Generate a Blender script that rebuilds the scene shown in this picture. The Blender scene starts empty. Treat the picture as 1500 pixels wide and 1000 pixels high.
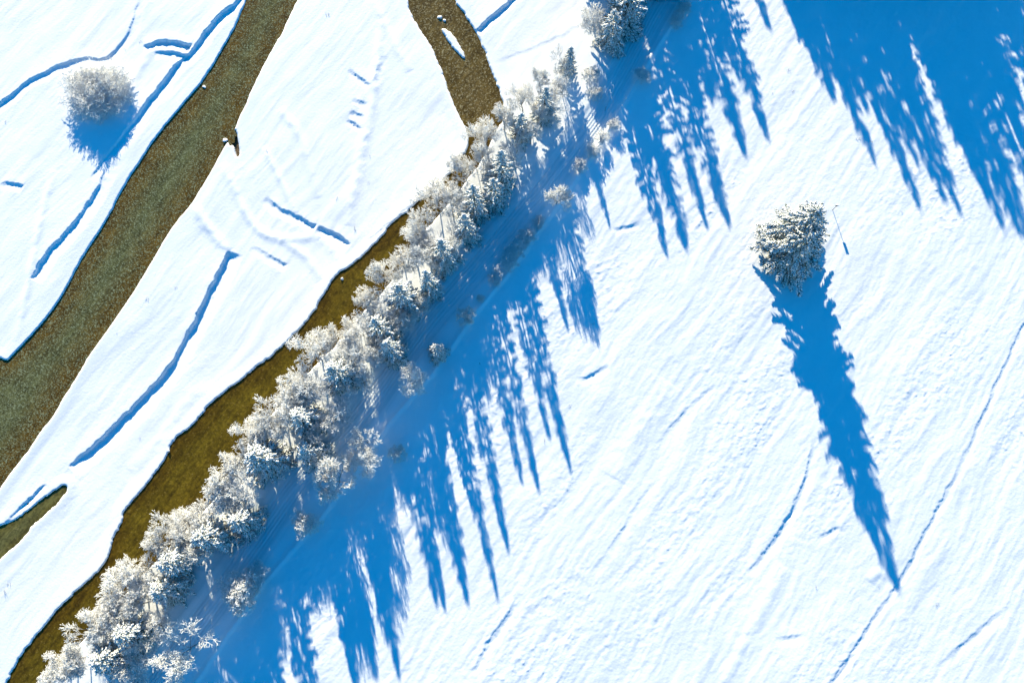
import bpy, math, random
import numpy as np
from mathutils import Vector

R = math.radians
S = bpy.context.scene
C = S.collection

# ------------------------------------------------------------------ camera
CAM_H, F, TILT = 150.0, 1100.0, R(12.3)
cam_d = bpy.data.cameras.new('camera')
cam = bpy.data.objects.new('camera', cam_d)
C.objects.link(cam)
cam.location = (0, 0, CAM_H)
cam.rotation_euler = (TILT, 0, 0)
cam_d.sensor_width = 36
cam_d.lens = 36 * F / 1500
cam_d.clip_end = 8000
S.camera = cam

# ------------------------------------------------------------------ sky, sun, exposure
SUN_AZ, SUN_EL = R(12.7), R(13.5)
w = bpy.data.worlds.new('World')
S.world = w
w.use_nodes = True
nt = w.node_tree
bg = nt.nodes['Background']
sky = nt.nodes.new('ShaderNodeTexSky')
sky.sky_type = 'NISHITA'
sky.sun_disc = False
sky.sun_elevation = SUN_EL
sky.sun_rotation = -SUN_AZ
sky.altitude = 900
sky.air_density = 1.0
sky.dust_density = 0.2
sky.ozone_density = 3.0
hs = nt.nodes.new('ShaderNodeHueSaturation')
hs.inputs['Saturation'].default_value = 1.85
hs.inputs['Hue'].default_value = 0.5
nt.links.new(sky.outputs[0], hs.inputs['Color'])
nt.links.new(hs.outputs[0], bg.inputs['Color'])
bg.inputs['Strength'].default_value = 0.099

sd = bpy.data.lights.new('sun', 'SUN')
sd.energy = 5.0
sd.angle = R(0.5)
sd.color = (1.0, 0.88, 0.64)
sun = bpy.data.objects.new('sun', sd)
C.objects.link(sun)
sun.rotation_euler = Vector((math.sin(SUN_AZ) * math.cos(SUN_EL), -math.cos(SUN_AZ) * math.cos(SUN_EL),
                             -math.sin(SUN_EL))).to_track_quat('-Z', 'Y').to_euler()

S.view_settings.view_transform = 'Standard'
S.view_settings.look = 'None'
S.view_settings.exposure = 1.55
S.view_settings.gamma = 1.0
S.cycles.max_bounces = 6
S.cycles.diffuse_bounces = 3
S.cycles.glossy_bounces = 2

# ------------------------------------------------------------------ helpers
CA, SA = math.cos(TILT), math.sin(TILT)


def at(px, py, z=0.0):
    """the point at height z that the photo's pixel shows"""
    u = (px - 750) / F
    v = (500 - py) / F
    dx, dy, dz = u, v * CA + SA, v * SA - CA
    t = (z - CAM_H) / dz
    return (dx * t, dy * t)


SHD = (math.sin(SUN_AZ) / math.tan(SUN_EL), -math.cos(SUN_AZ) / math.tan(SUN_EL))


def from_tip(px, py, h):
    """foot of a thing of height h whose shadow ends at this pixel"""
    x, y = at(px, py)
    return (x - SHD[0] * h, y - SHD[1] * h)


def tag(o, label=None, cat=None, group=None, kind=None):
    if label: o['label'] = label
    if cat: o['category'] = cat
    if group: o['group'] = group
    if kind: o['kind'] = kind
    return o


def empty(name, loc, rz=0.0):
    o = bpy.data.objects.new(name, None)
    C.objects.link(o)
    o.location = loc
    o.rotation_euler = (0, 0, rz)
    o.empty_display_size = 0.3
    return o


def mesh_np(name, verts, faces, mat, smooth=False):
    """verts (n,3); faces (m,k) with one k"""
    me = bpy.data.meshes.new(name)
    verts = np.ascontiguousarray(verts, dtype=np.float32)
    faces = np.ascontiguousarray(faces, dtype=np.int32)
    m, k = faces.shape
    me.vertices.add(len(verts))
    me.vertices.foreach_set('co', verts.ravel())
    me.loops.add(m * k)
    me.loops.foreach_set('vertex_index', faces.ravel())
    me.polygons.add(m)
    me.polygons.foreach_set('loop_start', np.arange(0, m * k, k, dtype=np.int32))
    me.polygons.foreach_set('loop_total', np.full(m, k, dtype=np.int32))
    if smooth:
        me.polygons.foreach_set('use_smooth', np.ones(m, dtype=bool))
    me.materials.append(mat)
    me.update(calc_edges=True)
    return me


def link(name, me, parent=None):
    o = bpy.data.objects.new(name, me)
    C.objects.link(o)
    if parent is not None: o.parent = parent
    return o


# ------------------------------------------------------------------ noise
_rs = np.random.RandomState(7)
_T = _rs.rand(512, 512).astype(np.float32)


def vn(x, y, s=0):
    x = x + 37.17 * s + 1000.0
    y = y + 71.31 * s + 1000.0
    ix = np.floor(x).astype(np.int64)
    iy = np.floor(y).astype(np.int64)
    fx = x - ix
    fy = y - iy
    fx = fx * fx * fx * (fx * (fx * 6 - 15) + 10)
    fy = fy * fy * fy * (fy * (fy * 6 - 15) + 10)
    a, b, c, d = ix & 511, (ix + 1) & 511, iy & 511, (iy + 1) & 511
    return (_T[c, a] * (1 - fx) + _T[c, b] * fx) * (1 - fy) + (_T[d, a] * (1 - fx) + _T[d, b] * fx) * fy - 0.5


def fbm(x, y, s=0, o=4, g=0.5):
    r = 0
    a = 1.0
    for i in range(o):
        r = r + a * vn(x, y, s + i * 3)
        x = x * 2.03
        y = y * 2.03
        a *= g
    return r


def sstep(a, b, x):
    t = np.clip((x - a) / (b - a), 0, 1)
    return t * t * (3 - 2 * t)


def seg_dist(X, Y, P):
    """signed distance (left of travel > 0) and arc parameter 0..1 to a polyline, 1e3 when far"""
    best = np.full(X.shape, 1e3)
    sg = np.full(X.shape, 1e3)
    par = np.zeros(X.shape)
    P = np.array(P, dtype=float)
    L = np.concatenate([[0], np.cumsum(np.hypot(*(P[1:] - P[:-1]).T))])
    for i in range(len(P) - 1):
        ax, ay = P[i]
        ex, ey = P[i + 1] - P[i]
        l2 = ex * ex + ey * ey
        t = np.clip(((X - ax) * ex + (Y - ay) * ey) / l2, 0, 1)
        dx = X - ax - t * ex
        dy = Y - ay - t * ey
        d = np.hypot(dx, dy)
        m = d < best
        best = np.where(m, d, best)
        sg = np.where(m, np.where(ex * dy - ey * dx > 0, d, -d), sg)
        par = np.where(m, (L[i] + t * (L[i + 1] - L[i])) / L[-1], par)
    return best, sg, par


def inside(X, Y, P):
    r = np.zeros(X.shape, dtype=bool)
    n = len(P)
    for i in range(n):
        x0, y0 = P[i]
        x1, y1 = P[(i + 1) % n]
        if y0 == y1: continue
        c = ((y0 > Y) != (y1 > Y)) & (X < (x1 - x0) * (Y - y0) / (y1 - y0) + x0)
        r ^= c
    return r


def smooth_poly(pts, n=2, closed=False):
    """Chaikin corner cutting"""
    for _ in range(n):
        q = [] if closed else [pts[0]]
        m = len(pts)
        for i in range(m if closed else m - 1):
            a, b = pts[i], pts[(i + 1) % m]
            q.append((a[0] * .75 + b[0] * .25, a[1] * .75 + b[1] * .25))
            q.append((a[0] * .25 + b[0] * .75, a[1] * .25 + b[1] * .75))
        if not closed: q.append(pts[-1])
        pts = q
    return pts


def W(pts):
    return [at(*p) for p in pts]


# ------------------------------------------------------------------ plan of the place (pixels of the photo -> ground)
RIVER_L = [(470, -260), (395, -90), (363, 0), (349, 35), (331, 64), (302, 115), (267, 155), (227, 203), (187, 267), (164, 310), (140, 350),
           (124, 374), (115, 390), (88, 440), (60, 477), (38, 500), (17, 523), (9, 530), (-5, 525), (-40, 560), (-120, 690)]
RIVER_R = [(560, -260), (475, -90), (434, 0), (416, 40), (393, 80), (366, 133), (350, 168), (343, 190), (323, 222), (302, 262), (280, 295), (250, 333),
           (227, 372), (200, 418), (175, 456), (148, 494), (122, 530), (98, 571), (78, 603), (40, 655), (0, 712), (-40, 770), (-100, 880)]
STR_L = [(560, -200), (590, -70), (598, 0), (603, 18), (613, 37), (628, 60), (640, 82), (650, 108), (660, 137), (671, 165), (685, 192), (690, 214),
         (668, 246), (645, 270), (630, 281), (604, 303), (578, 326), (558, 350), (522, 384), (500, 398), (488, 408), (478, 428), (458, 462),
         (430, 492), (400, 521), (368, 546), (338, 568), (310, 591), (285, 621), (252, 648), (246, 668), (226, 697), (196, 733), (182, 748), (179, 768),
         (163, 799), (158, 820), (136, 846), (108, 870), (85, 892), (55, 930), (32, 958), (10, 1000), (-30, 1070), (-80, 1160)]
STR_R = [(625, -200), (655, -70), (664, 0), (678, 18), (690, 38), (702, 62), (716, 95), (728, 128), (739, 157), (733, 180), (722, 200), (706, 232),
         (664, 290), (612, 348), (574, 410), (536, 452), (476, 520), (420, 575), (380, 628), (330, 712), (282, 765), (222, 825), (178, 876),
         (128, 925), (85, 978), (50, 1040), (0, 1160)]
POOL = [(-60, 800), (-10, 776), (20, 765), (60, 733), (92, 711), (98, 715), (90, 728), (70, 748), (45, 768), (37, 783), (18, 802), (-5, 820), (-60, 862)]
INLET = [(336, 196), (344, 188), (347, 200), (350, 226), (346, 229), (342, 210), (335, 213)]
ISLE = [(643, 40), (652, 40), (661, 47), (672, 62), (681, 76), (684, 90), (674, 82), (664, 72), (653, 56)]
SHORES = [
    smooth_poly(W(RIVER_L + RIVER_R[::-1]), 2, True),
    smooth_poly(W(STR_L + STR_R[::-1]), 1, True),
    smooth_poly(W(POOL), 2, True),
    smooth_poly(W(INLET), 1, True),
]
ISLE_P = smooth_poly(W(ISLE), 1, True)

# old channel edges in the snow: (points, drop in metres, run of the far slope)
SCARPS = [
    ([(333, 368), (322, 395), (302, 432), (280, 478), (252, 530), (217, 572), (182, 606), (142, 646), (100, 682)], .50, 3.2, (.02, .12)),
    ([(66, 708), (40, 733), (20, 752), (-5, 778), (-40, 812)], .50, 1.8, (.25, .02)),
    ([(158, 238), (140, 282), (124, 306), (104, 330), (80, 357), (60, 382), (45, 408)], .36, 2.6, (.4, .06)),
    ([(375, -22), (330, 15), (305, 38), (292, 60), (274, 82), (264, 86), (240, 116), (214, 151), (190, 185), (166, 214), (146, 240), (132, 262)], .52, 2.4, (.02, .35)),
    ([(281, 66), (262, 61), (236, 58), (210, 67)], .62, 1.6, (.03, .3)),
    ([(276, 80), (246, 74), (226, 76)], .34, 1.6, (.03, .6)),
    ([(205, -10), (192, 40), (172, 70), (152, 90), (126, 83), (98, 90), (64, 106), (34, 122), (6, 146), (-40, 180)], .34, 2.0, (.8, .02)),
    ([(775, -35), (750, -2), (734, 12), (716, 28), (694, 47)], .55, 1.6, (.02, .05)),
    ([(392, 288), (412, 306), (440, 319)], .22, 1.8, (.3, .2)),
    ([(437, 314), (452, 326), (463, 330)], .30, 1.6, (.3, .1)),
    ([(467, 331), (490, 340), (505, 349), (514, 357)], .36, 1.8, (.1, .2)),
    ([(370, 360), (398, 376), (421, 388)], .16, 1.6, (.8, .1)),
    ([(514, 101), (527, 112), (543, 125)], .20, 1.2, (.4, .2)),
    ([(519, 144), (527, 149), (539, 152)], .12, 1.0, (.4, .3)),
    ([(515, 162), (525, 168), (534, 171)], .16, 1.0, (.3, .3)),
    ([(511, 174), (520, 180), (531, 187)], .19, 1.0, (.3, .2)),
    ([(560, 82), (553, 98), (546, 126)], .10, 1.4, (.4, .4)),
    ([(632, 274), (606, 296), (580, 318), (556, 338), (536, 352)], .26, 1.6, (.2, .5)),
    ([(0, 268), (18, 266), (35, 272)], .22, 1.6, (.4, .1)),
    ([(1192, 640), (1182, 688), (1166, 730), (1146, 770), (1120, 806), (1092, 838)], .17, 1.6, (.3, .3)),
    ([(1230, 845), (1205, 775), (1180, 830)], .001, 1.0, (.4, .4)),
    ([(1520, 430), (1482, 508), (1460, 558), (1436, 610), (1410, 670), (1380, 730), (1346, 792), (1316, 850), (1280, 902), (1246, 955), (1200, 1020)], .12, 1.0, (.1, .05)),
    ([(760, 868), (740, 904), (712, 942), (690, 985)], .16, 1.5, (.4, .3)),
    ([(888, 532), (872, 545), (845, 555)], .15, 1.6, (.4, .4)),
    ([(935, 325), (918, 331), (898, 335)], .14, 1.2, (.4, .4)),
    ([(1045, 562), (1005, 598), (960, 650)], .10, 2.0, (.4, .4)),
    ([(960, 700), (930, 742), (900, 790), (862, 842)], .10, 2.2, (.5, .5)),
    ([(1480, 880), (1420, 930), (1370, 975)], .10, 1.8, (.4, .4)),
    ([(1180, 925), (1160, 930), (1135, 935)], .09, 1.4, (.4, .4)),
    ([(1235, 770), (1215, 775), (1200, 785)], .12, 1.4, (.4, .4)),
    ([(900, 0), (860, 30), (800, 62), (720, 92)], .05, 2.0, (.3, .3)),
]
SWELLS = [   # low rounded ridges of blown snow
    ([(283, 300), (305, 335), (335, 368)], .16, 1.0),
    ([(325, 240), (345, 280), (358, 312), (385, 345), (420, 352), (470, 345)], .12, .9),
    ([(410, 160), (440, 195), (452, 240), (465, 290)], .12, .9),
    ([(560, 30), (550, 120), (540, 180), (522, 260), (510, 330)], .16, 1.2),
    ([(545, 0), (575, 60), (600, 105)], .10, 1.0),
    ([(470, 350), (500, 380), (495, 395)], .08, .9),
    ([(410, 350), (450, 375), (470, 410)], .10, .9),
    ([(385, 215), (410, 260), (432, 312)], .10, .7),
    ([(80, 250), (62, 310), (45, 400), (25, 500)], .12, .8),
    ([(230, 60), (205, 100), (185, 140)], .08, 1.0),
    ([(320, 590), (290, 560), (240, 640), (190, 690)], .10, 1.4),
    ([(1275, 852), (1285, 838), (1298, 842)], .12, .9),
    ([(1150, 830), (1110, 900), (1060, 1000)], .12, 1.5),
    ([(980, 560), (930, 640), (900, 700)], .16, 2.5),
]
EDGE = [(1080, -120), (1005, 0), (958, 78), (920, 139), (870, 225), (802, 320), (740, 405), (698, 456), (632, 548), (571, 617), (520, 690),
        (470, 757), (390, 848), (334, 928), (285, 1000), (230, 1080)]
ROAD = [(1060, -140), (970, 0), (928, 80), (888, 155), (830, 235), (760, 318), (690, 400), (618, 480), (545, 588), (495, 645), (442, 700), (395, 765),
        (340, 845), (280, 925), (225, 1005), (170, 1090)]


def box_mask(X, Y, P, m):
    P = np.array(P)
    return (X > P[:, 0].min() - m) & (X < P[:, 0].max() + m) & (Y > P[:, 1].min() - m) & (Y < P[:, 1].max() + m)


_u = np.array(at(300, 925)) - np.array(at(928, 80))
_u = _u / np.hypot(*_u)


def terrain(X, Y):
    """height and distance to the shore (negative over water)"""
    shp = X.shape
    X = X.ravel()
    Y = Y.ravel()
    # across / along the valley
    a0 = at(750, 250)
    al = (X - a0[0]) * _u[0] + (Y - a0[1]) * _u[1]
    ac = (X - a0[0]) * _u[1] - (Y - a0[1]) * _u[0]   # grows to the left/up side
    edge_d = 1e3
    _, es, _ = seg_dist(X, Y, W(EDGE))
    right = sstep(-1.0, 3.0, es)       # field right of the lane edge
    wx = X + 2.2 * vn(X * .08, Y * .08, 40)
    wy = Y + 2.2 * vn(X * .08, Y * .08, 41)
    # broad undulation
    Z = 0.22 * fbm(X * .035, Y * .035, 1, 3)
    # streaks along the valley, lumps
    al2 = (wx - a0[0]) * _u[0] + (wy - a0[1]) * _u[1]
    ac2 = (wx - a0[0]) * _u[1] - (wy - a0[1]) * _u[0]
    st = fbm(al2 * .045, ac2 * .30, 5, 4, .55)
    Z += (0.065 + 0.03 * right) * st
    patch = sstep(-.15, .3, fbm(al2 * .03, ac2 * .08, 21, 3))
    rough = (0.16 + 0.84 * right) * (0.45 + 0.75 * patch)
    lump = fbm(al * .8, ac * 1.3, 9, 4, .62)
    Z += rough * 0.042 * lump
    Z += right * .017 * fbm(al2 * .35, ac2 * .9, 27, 3, .7)
    clod = np.clip(vn(X * 1.15, Y * 1.15, 33) + .6 * vn(X * 2.4, Y * 2.4, 35) - .33, 0, 1)
    Z += rough * patch * 0.16 * clod
    # fine ploughed lines in the field
    Z += right * 0.008 * np.sin(ac2 * 3.1 + 5 * vn(al * .05, ac * .05, 13)) * (vn(al * .06, ac * .1, 17) > 0.05)
    for P, drop, run, (f0, f1) in SCARPS:
        P = smooth_poly(W(P), 2)
        m = box_mask(X, Y, P, run + 6)
        if not m.any(): continue
        x, y = X[m], Y[m]
        nz = .40 * vn(x * .5, y * .5, 50) + .26 * vn(x * 1.3, y * 1.3, 51) + .16 * vn(x * 2.9, y * 2.9, 52)
        b, s, t = seg_dist(x, y, P)
        # shaded side: the one the sun cannot reach
        d0 = np.array(P[-1]) - np.array(P[0])
        sgn = 1.0 if (d0[0] * SHD[1] - d0[1] * SHD[0]) > 0 else -1.0
        s = s * sgn + nz
        tap = np.clip(t / max(f0, 1e-3), 0, 1) * np.clip((1 - t) / max(f1, 1e-3), 0, 1)
        tap = tap ** .6 * (1 + .8 * vn(t * 9, t * 0 + 3.3, 61) + .4 * vn(t * 31, t * 0 + 7.3, 62))
        offend = b > np.abs(s) + 1.2
        prof = np.where(s > 0, -sstep(-.05 if drop > .24 else -.35, .30 if drop > .24 else .75, s) * (1 - sstep(.5, .5 + run, s)) , 0) + .18 * np.exp(-(s / 1.6) ** 2) * (s <= 0)
        endf = np.where((t <= 0) | (t >= 1), np.clip(1 - (b - np.abs(0)) / 1.0, 0, 1), 1)
        Z[m] += drop * prof * tap * endf
    for P, hgt, wd in SWELLS:
        P = smooth_poly(W(P), 2)
        m = box_mask(X, Y, P, wd * 4)
        if not m.any(): continue
        x, y = X[m], Y[m]
        b, s, t = seg_dist(x, y, P)
        Z[m] += hgt * np.exp(-(b / wd) ** 2) * (4 * t * (1 - t)) ** .4 * (1 + .5 * vn(x * .7, y * .7, 71))
    # lane edge: low bank, and wheel tracks along the lane
    Z += .22 * np.exp(-((es + .2 * vn(X * .5, Y * .5, 81)) / .55) ** 2)
    LN = np.zeros(X.shape)
    m = box_mask(X, Y, W(ROAD), 9)
    if m.any():
        x, y = X[m], Y[m]
        b, s, t = seg_dist(x, y, smooth_poly(W(ROAD), 2))
        s = s + .25 * vn(x * .12, y * .12, 91)
        lane = 1 - sstep(2.4, 3.6, np.abs(s))
        z = Z[m] * (1 - .75 * lane) - .08 * lane
        for o, dp in ((-1.75, .15), (-1.1, .12), (-.45, .10), (.2, .11), (.85, .14), (1.5, .15), (2.1, .08)):
            z -= dp * np.exp(-((s - o - .1 * vn(x * .2, y * .2, 95)) / .13) ** 2) * lane
        Z[m] = z
        sw = s + .3 * vn(x * .3, y * .3, 97)
        LN[m] = (1 - sstep(3.0, 5.2, np.abs(sw + .6))) * (.62 + .9 * vn(s * 2.6, (x * _u[0] + y * _u[1]) * .05, 98) + .3 * vn(x, y, 99))
    # banks
    D = np.full(X.shape, 50.0)
    for P in SHORES:
        m = box_mask(X, Y, P, 6)
        if not m.any(): continue
        x, y = X[m], Y[m]
        b, _, _ = seg_dist(x, y, P + [P[0]])
        b = np.where(inside(x, y, P), -b, b)
        D[m] = np.minimum(D[m], b)
    m = box_mask(X, Y, ISLE_P, 4)
    if m.any():
        b, _, _ = seg_dist(X[m], Y[m], ISLE_P + [ISLE_P[0]])
        ins = inside(X[m], Y[m], ISLE_P)
        D[m] = np.where(ins, b, np.maximum(D[m], -b))
    _, rs_, _ = seg_dist(X, Y, W([(600, -260), (420, 130), (280, 370), (100, 640), (-100, 960)]))
    GRD = rs_ < 0
    small = .24 * vn(X * .9, Y * .9, 101) + .22 * vn(X * 2.3, Y * 2.3, 102) + .5 * np.clip(vn(X * .35, Y * .35, 103) - .2, 0, 1)
    Dn = D + small * np.where(GRD, .35, 1.0)
    wn = .30 + .9 * np.clip(vn(X * .22, Y * .22, 107) + .25 * vn(X * .9, Y * .9, 108), 0, .6)
    k = np.clip((wn - Dn) / (wn + .12), 0, 1)
    k = k * k * (3 - 2 * k)
    near = sstep(3.0, .6, Dn)
    Z = Z * (1 - .8 * near)
    Z = Z + .05 * near * (1 - k)
    Z = Z * (1 - k) + (-.55 + .05 * fbm(X * .8, Y * .8, 111, 2)) * k
    return Z.reshape(shp), D.reshape(shp), Dn.reshape(shp), LN.reshape(shp)


def gz(x, y):
    z, _, _, _ = terrain(np.array([x], dtype=float), np.array([y], dtype=float))
    return float(z[0])


# ------------------------------------------------------------------ materials
def mat(name):
    m = bpy.data.materials.new(name)
    m.use_nodes = True
    n = m.node_tree.nodes
    return m, m.node_tree, n['Principled BSDF']


def N(t, kind, **kw):
    n = t.nodes.new(kind)
    for k, v in kw.items():
        if k in n.inputs:
            n.inputs[k].default_value = v
        else:
            setattr(n, k, v)
    return n


def ramp(t, src, stops):
    r = t.nodes.new('ShaderNodeValToRGB')
    e = r.color_ramp.elements
    while len(e) < len(stops): e.new(0.5)
    for q, (p, c) in zip(e, stops):
        q.position = p
        q.color = (c + (1,)) if len(c) == 3 else c
    t.links.new(src, r.inputs[0])
    return r.outputs[0]


def mixc(t, fac, a, b):
    m = t.nodes.new('ShaderNodeMix')
    m.data_type = 'RGBA'
    if isinstance(fac, float): m.inputs[0].default_value = fac
    else: t.links.new(fac, m.inputs[0])
    for i, v in ((6, a), (7, b)):
        if isinstance(v, tuple): m.inputs[i].default_value = v + (1,)
        else: t.links.new(v, m.inputs[i])
    return m.outputs[2]


def obj_coord(t, scale=1.0, kind='Object'):
    c = t.nodes.new('ShaderNodeTexCoord')
    return c.outputs[kind]


# snow / gravel ground
M_GROUND, t, p = mat('snow_ground')
co = obj_coord(t)
n1 = N(t, 'ShaderNodeTexNoise', Scale=0.25, Detail=4.0)
t.links.new(co, n1.inputs['Vector'])
snow = ramp(t, n1.outputs[0], [(.3, (.765, .80, .815)), (.7, (.815, .835, .84))])
n2 = N(t, 'ShaderNodeTexNoise', Scale=3.5, Detail=6.0)
t.links.new(co, n2.inputs['Vector'])
soil = ramp(t, n2.outputs[0], [(.3, (.035, .022, .008)), (.5, (.085, .055, .022)), (.68, (.16, .12, .07))])
at_ = N(t, 'ShaderNodeAttribute', attribute_name='shore')
mr = N(t, 'ShaderNodeMapRange')
mr.inputs['From Min'].default_value = .0
mr.inputs['From Max'].default_value = .2
ad = t.nodes.new('ShaderNodeMath'); ad.operation = 'MULTIPLY_ADD'
t.links.new(n2.outputs[0], ad.inputs[0]); ad.inputs[1].default_value = .5
ad2 = t.nodes.new('ShaderNodeMath'); ad2.operation = 'ADD'
t.links.new(at_.outputs['Fac'], ad2.inputs[0]); t.links.new(ad.outputs[0], ad2.inputs[1]); ad.inputs[2].default_value = -.25
t.links.new(ad2.outputs[0], mr.inputs[0])
ln_ = N(t, 'ShaderNodeAttribute', attribute_name='lane')
packed = mixc(t, ln_.outputs['Fac'], snow, (.60, .68, .70))
t.links.new(mixc(t, mr.outputs[0], soil, packed), p.inputs['Base Color'])
p.inputs['Roughness'].default_value = .75
p.inputs['Specular IOR Level'].default_value = .2
n3 = N(t, 'ShaderNodeTexNoise', Scale=2.2, Detail=7.0, Roughness=.62)
t.links.new(co, n3.inputs['Vector'])
bp = N(t, 'ShaderNodeBump', Strength=.25, Distance=.12)
t.links.new(n3.outputs[0], bp.inputs['Height'])
t.links.new(bp.outputs[0], p.inputs['Normal'])


def water_material(name, edge, mid, speck, speck_amt, speck_scale, rough=.22, mid_from=1.6, mid_to=6.5, stretch=1.0):
    m, t, p = mat(name)
    co = obj_coord(t)
    mp = N(t, 'ShaderNodeMapping')
    mp.inputs['Rotation'].default_value = (0, 0, -math.atan2(_u[1], _u[0]))
    mp.inputs['Scale'].default_value = (1, 1, 1)
    t.links.new(co, mp.inputs[0])
    st = N(t, 'ShaderNodeMapping')
    st.inputs['Scale'].default_value = (stretch, 1.0, 1.0)
    t.links.new(mp.outputs[0], st.inputs[0])
    big = N(t, 'ShaderNodeTexNoise', Scale=.10, Detail=5.0, Roughness=.6)
    t.links.new(mp.outputs[0], big.inputs['Vector'])
    med = N(t, 'ShaderNodeTexNoise', Scale=1.6, Detail=5.0, Roughness=.7)
    t.links.new(st.outputs[0], med.inputs['Vector'])
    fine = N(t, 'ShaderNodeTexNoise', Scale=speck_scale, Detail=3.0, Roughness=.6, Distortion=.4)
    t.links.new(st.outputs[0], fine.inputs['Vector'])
    a = N(t, 'ShaderNodeAttribute', attribute_name='shore')
    k = N(t, 'ShaderNodeMapRange')
    k.inputs['From Min'].default_value = -mid_from
    k.inputs['From Max'].default_value = -mid_to
    sm = t.nodes.new('ShaderNodeMath'); sm.operation = 'MULTIPLY_ADD'
    t.links.new(big.outputs[0], sm.inputs[0]); sm.inputs[1].default_value = 7.0
    sm2 = t.nodes.new('ShaderNodeMath'); sm2.operation = 'ADD'; sm.inputs[2].default_value = -3.5
    t.links.new(a.outputs['Fac'], sm2.inputs[0]); t.links.new(sm.outputs[0], sm2.inputs[1])
    t.links.new(sm2.outputs[0], k.inputs[0])
    base0 = mixc(t, k.outputs[0], edge, mid)
    fl = N(t, 'ShaderNodeMapping')
    fl.inputs['Scale'].default_value = (.22, 1.3, 1.0)
    t.links.new(mp.outputs[0], fl.inputs[0])
    fn = N(t, 'ShaderNodeTexNoise', Scale=.9, Detail=6.0, Roughness=.65, Distortion=.6)
    t.links.new(fl.outputs[0], fn.inputs['Vector'])
    fb = N(t, 'ShaderNodeTexNoise', Scale=.33, Detail=4.0)
    t.links.new(mp.outputs[0], fb.inputs['Vector'])
    bm_ = t.nodes.new('ShaderNodeMix'); bm_.data_type = 'RGBA'; bm_.blend_type = 'MULTIPLY'; bm_.inputs[0].default_value = 1
    t.links.new(base0, bm_.inputs[6]); t.links.new(ramp(t, fn.outputs[0], [(.32, (.58, .56, .50)), (.55, (1, 1, 1)), (.72, (1.25, 1.25, 1.2))]), bm_.inputs[7])
    bn_ = t.nodes.new('ShaderNodeMix'); bn_.data_type = 'RGBA'; bn_.blend_type = 'MULTIPLY'; bn_.inputs[0].default_value = 1
    t.links.new(bm_.outputs[2], bn_.inputs[6]); t.links.new(ramp(t, fb.outputs[0], [(.3, (.72, .70, .62)), (.65, (1.15, 1.15, 1.1))]), bn_.inputs[7])
    base = bn_.outputs[2]
    v = ramp(t, med.outputs[0], [(.3, (.45, .45, .45)), (.7, (1.5, 1.5, 1.5))])
    mu = t.nodes.new('ShaderNodeMix'); mu.data_type = 'RGBA'; mu.blend_type = 'MULTIPLY'; mu.inputs[0].default_value = 1
    t.links.new(base, mu.inputs[6]); t.links.new(v, mu.inputs[7])
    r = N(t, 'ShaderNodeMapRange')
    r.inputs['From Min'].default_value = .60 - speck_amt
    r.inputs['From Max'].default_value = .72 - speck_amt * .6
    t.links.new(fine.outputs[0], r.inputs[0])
    t.links.new(mixc(t, r.outputs[0], mu.outputs[2], speck), p.inputs['Base Color'])  # pale specks: foam crests and sun glints on ripples, painted into the base colour
    p.inputs['Roughness'].default_value = rough
    p.inputs['IOR'].default_value = 1.33
    p.inputs['Specular IOR Level'].default_value = .3
    b = N(t, 'ShaderNodeBump', Strength=.5, Distance=.06)
    t.links.new(fine.outputs[0], b.inputs['Height'])
    t.links.new(b.outputs[0], p.inputs['Normal'])
    return m


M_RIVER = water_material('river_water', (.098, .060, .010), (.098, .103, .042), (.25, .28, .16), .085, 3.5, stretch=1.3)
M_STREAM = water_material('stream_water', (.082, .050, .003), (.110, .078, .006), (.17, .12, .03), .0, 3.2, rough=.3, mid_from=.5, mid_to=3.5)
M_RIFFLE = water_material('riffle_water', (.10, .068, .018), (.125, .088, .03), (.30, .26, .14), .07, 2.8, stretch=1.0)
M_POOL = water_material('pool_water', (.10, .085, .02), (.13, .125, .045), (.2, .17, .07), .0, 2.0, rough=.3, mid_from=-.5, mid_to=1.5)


def flake_material(name, c0, c1, rough=.85, transl=0.0):
    m, t, p = mat(name)
    g = t.nodes.new('ShaderNodeNewGeometry')
    t.links.new(ramp(t, g.outputs['Random Per Island'], [(0, c0), (1, c1)]), p.inputs['Base Color'])
    p.inputs['Roughness'].default_value = rough
    p.inputs['Specular IOR Level'].default_value = .15
    return m


M_FROST = flake_material('hoarfrost_twigs', (.60, .60, .57), (.92, .92, .90))
M_FROST_GREY = flake_material('grey_frost_twigs', (.62, .62, .61), (.90, .90, .90))
M_BARK = flake_material('bark', (.05, .038, .028), (.08, .06, .045))
M_FBARK = flake_material('frosted_bark', (.13, .115, .10), (.30, .28, .26))
M_NEEDLE = flake_material('spruce_needles', (.075, .10, .078), (.18, .21, .18))
M_SNOWLOAD = flake_material('snow_on_branches', (.68, .70, .70), (.90, .91, .92))
M_WOOD = flake_material('weathered_wood', (.07, .055, .04), (.09, .07, .05))
M_METAL, t, p = mat('grey_board')
g_ = N(t, 'ShaderNodeTexNoise', Scale=9.0)
t.links.new(ramp(t, g_.outputs[0], [(.3, (.16, .17, .18)), (.7, (.24, .25, .26))]), p.inputs['Base Color'])
p.inputs['Roughness'].default_value = .55
M_STONE, t, p = mat('river_stone')
g_ = N(t, 'ShaderNodeTexNoise', Scale=5.0)
t.links.new(ramp(t, g_.outputs[0], [(.35, (.14, .12, .09)), (.6, (.30, .28, .24))]), p.inputs['Base Color'])
M_SNOWCAP, t, p = mat('snow_cap')
g_ = N(t, 'ShaderNodeTexNoise', Scale=5.0)
t.links.new(ramp(t, g_.outputs[0], [(.3, (.74, .77, .79)), (.7, (.84, .86, .87))]), p.inputs['Base Color'])
M_GRASS = flake_material('dry_stalks', (.06, .05, .035), (.16, .13, .09))

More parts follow.
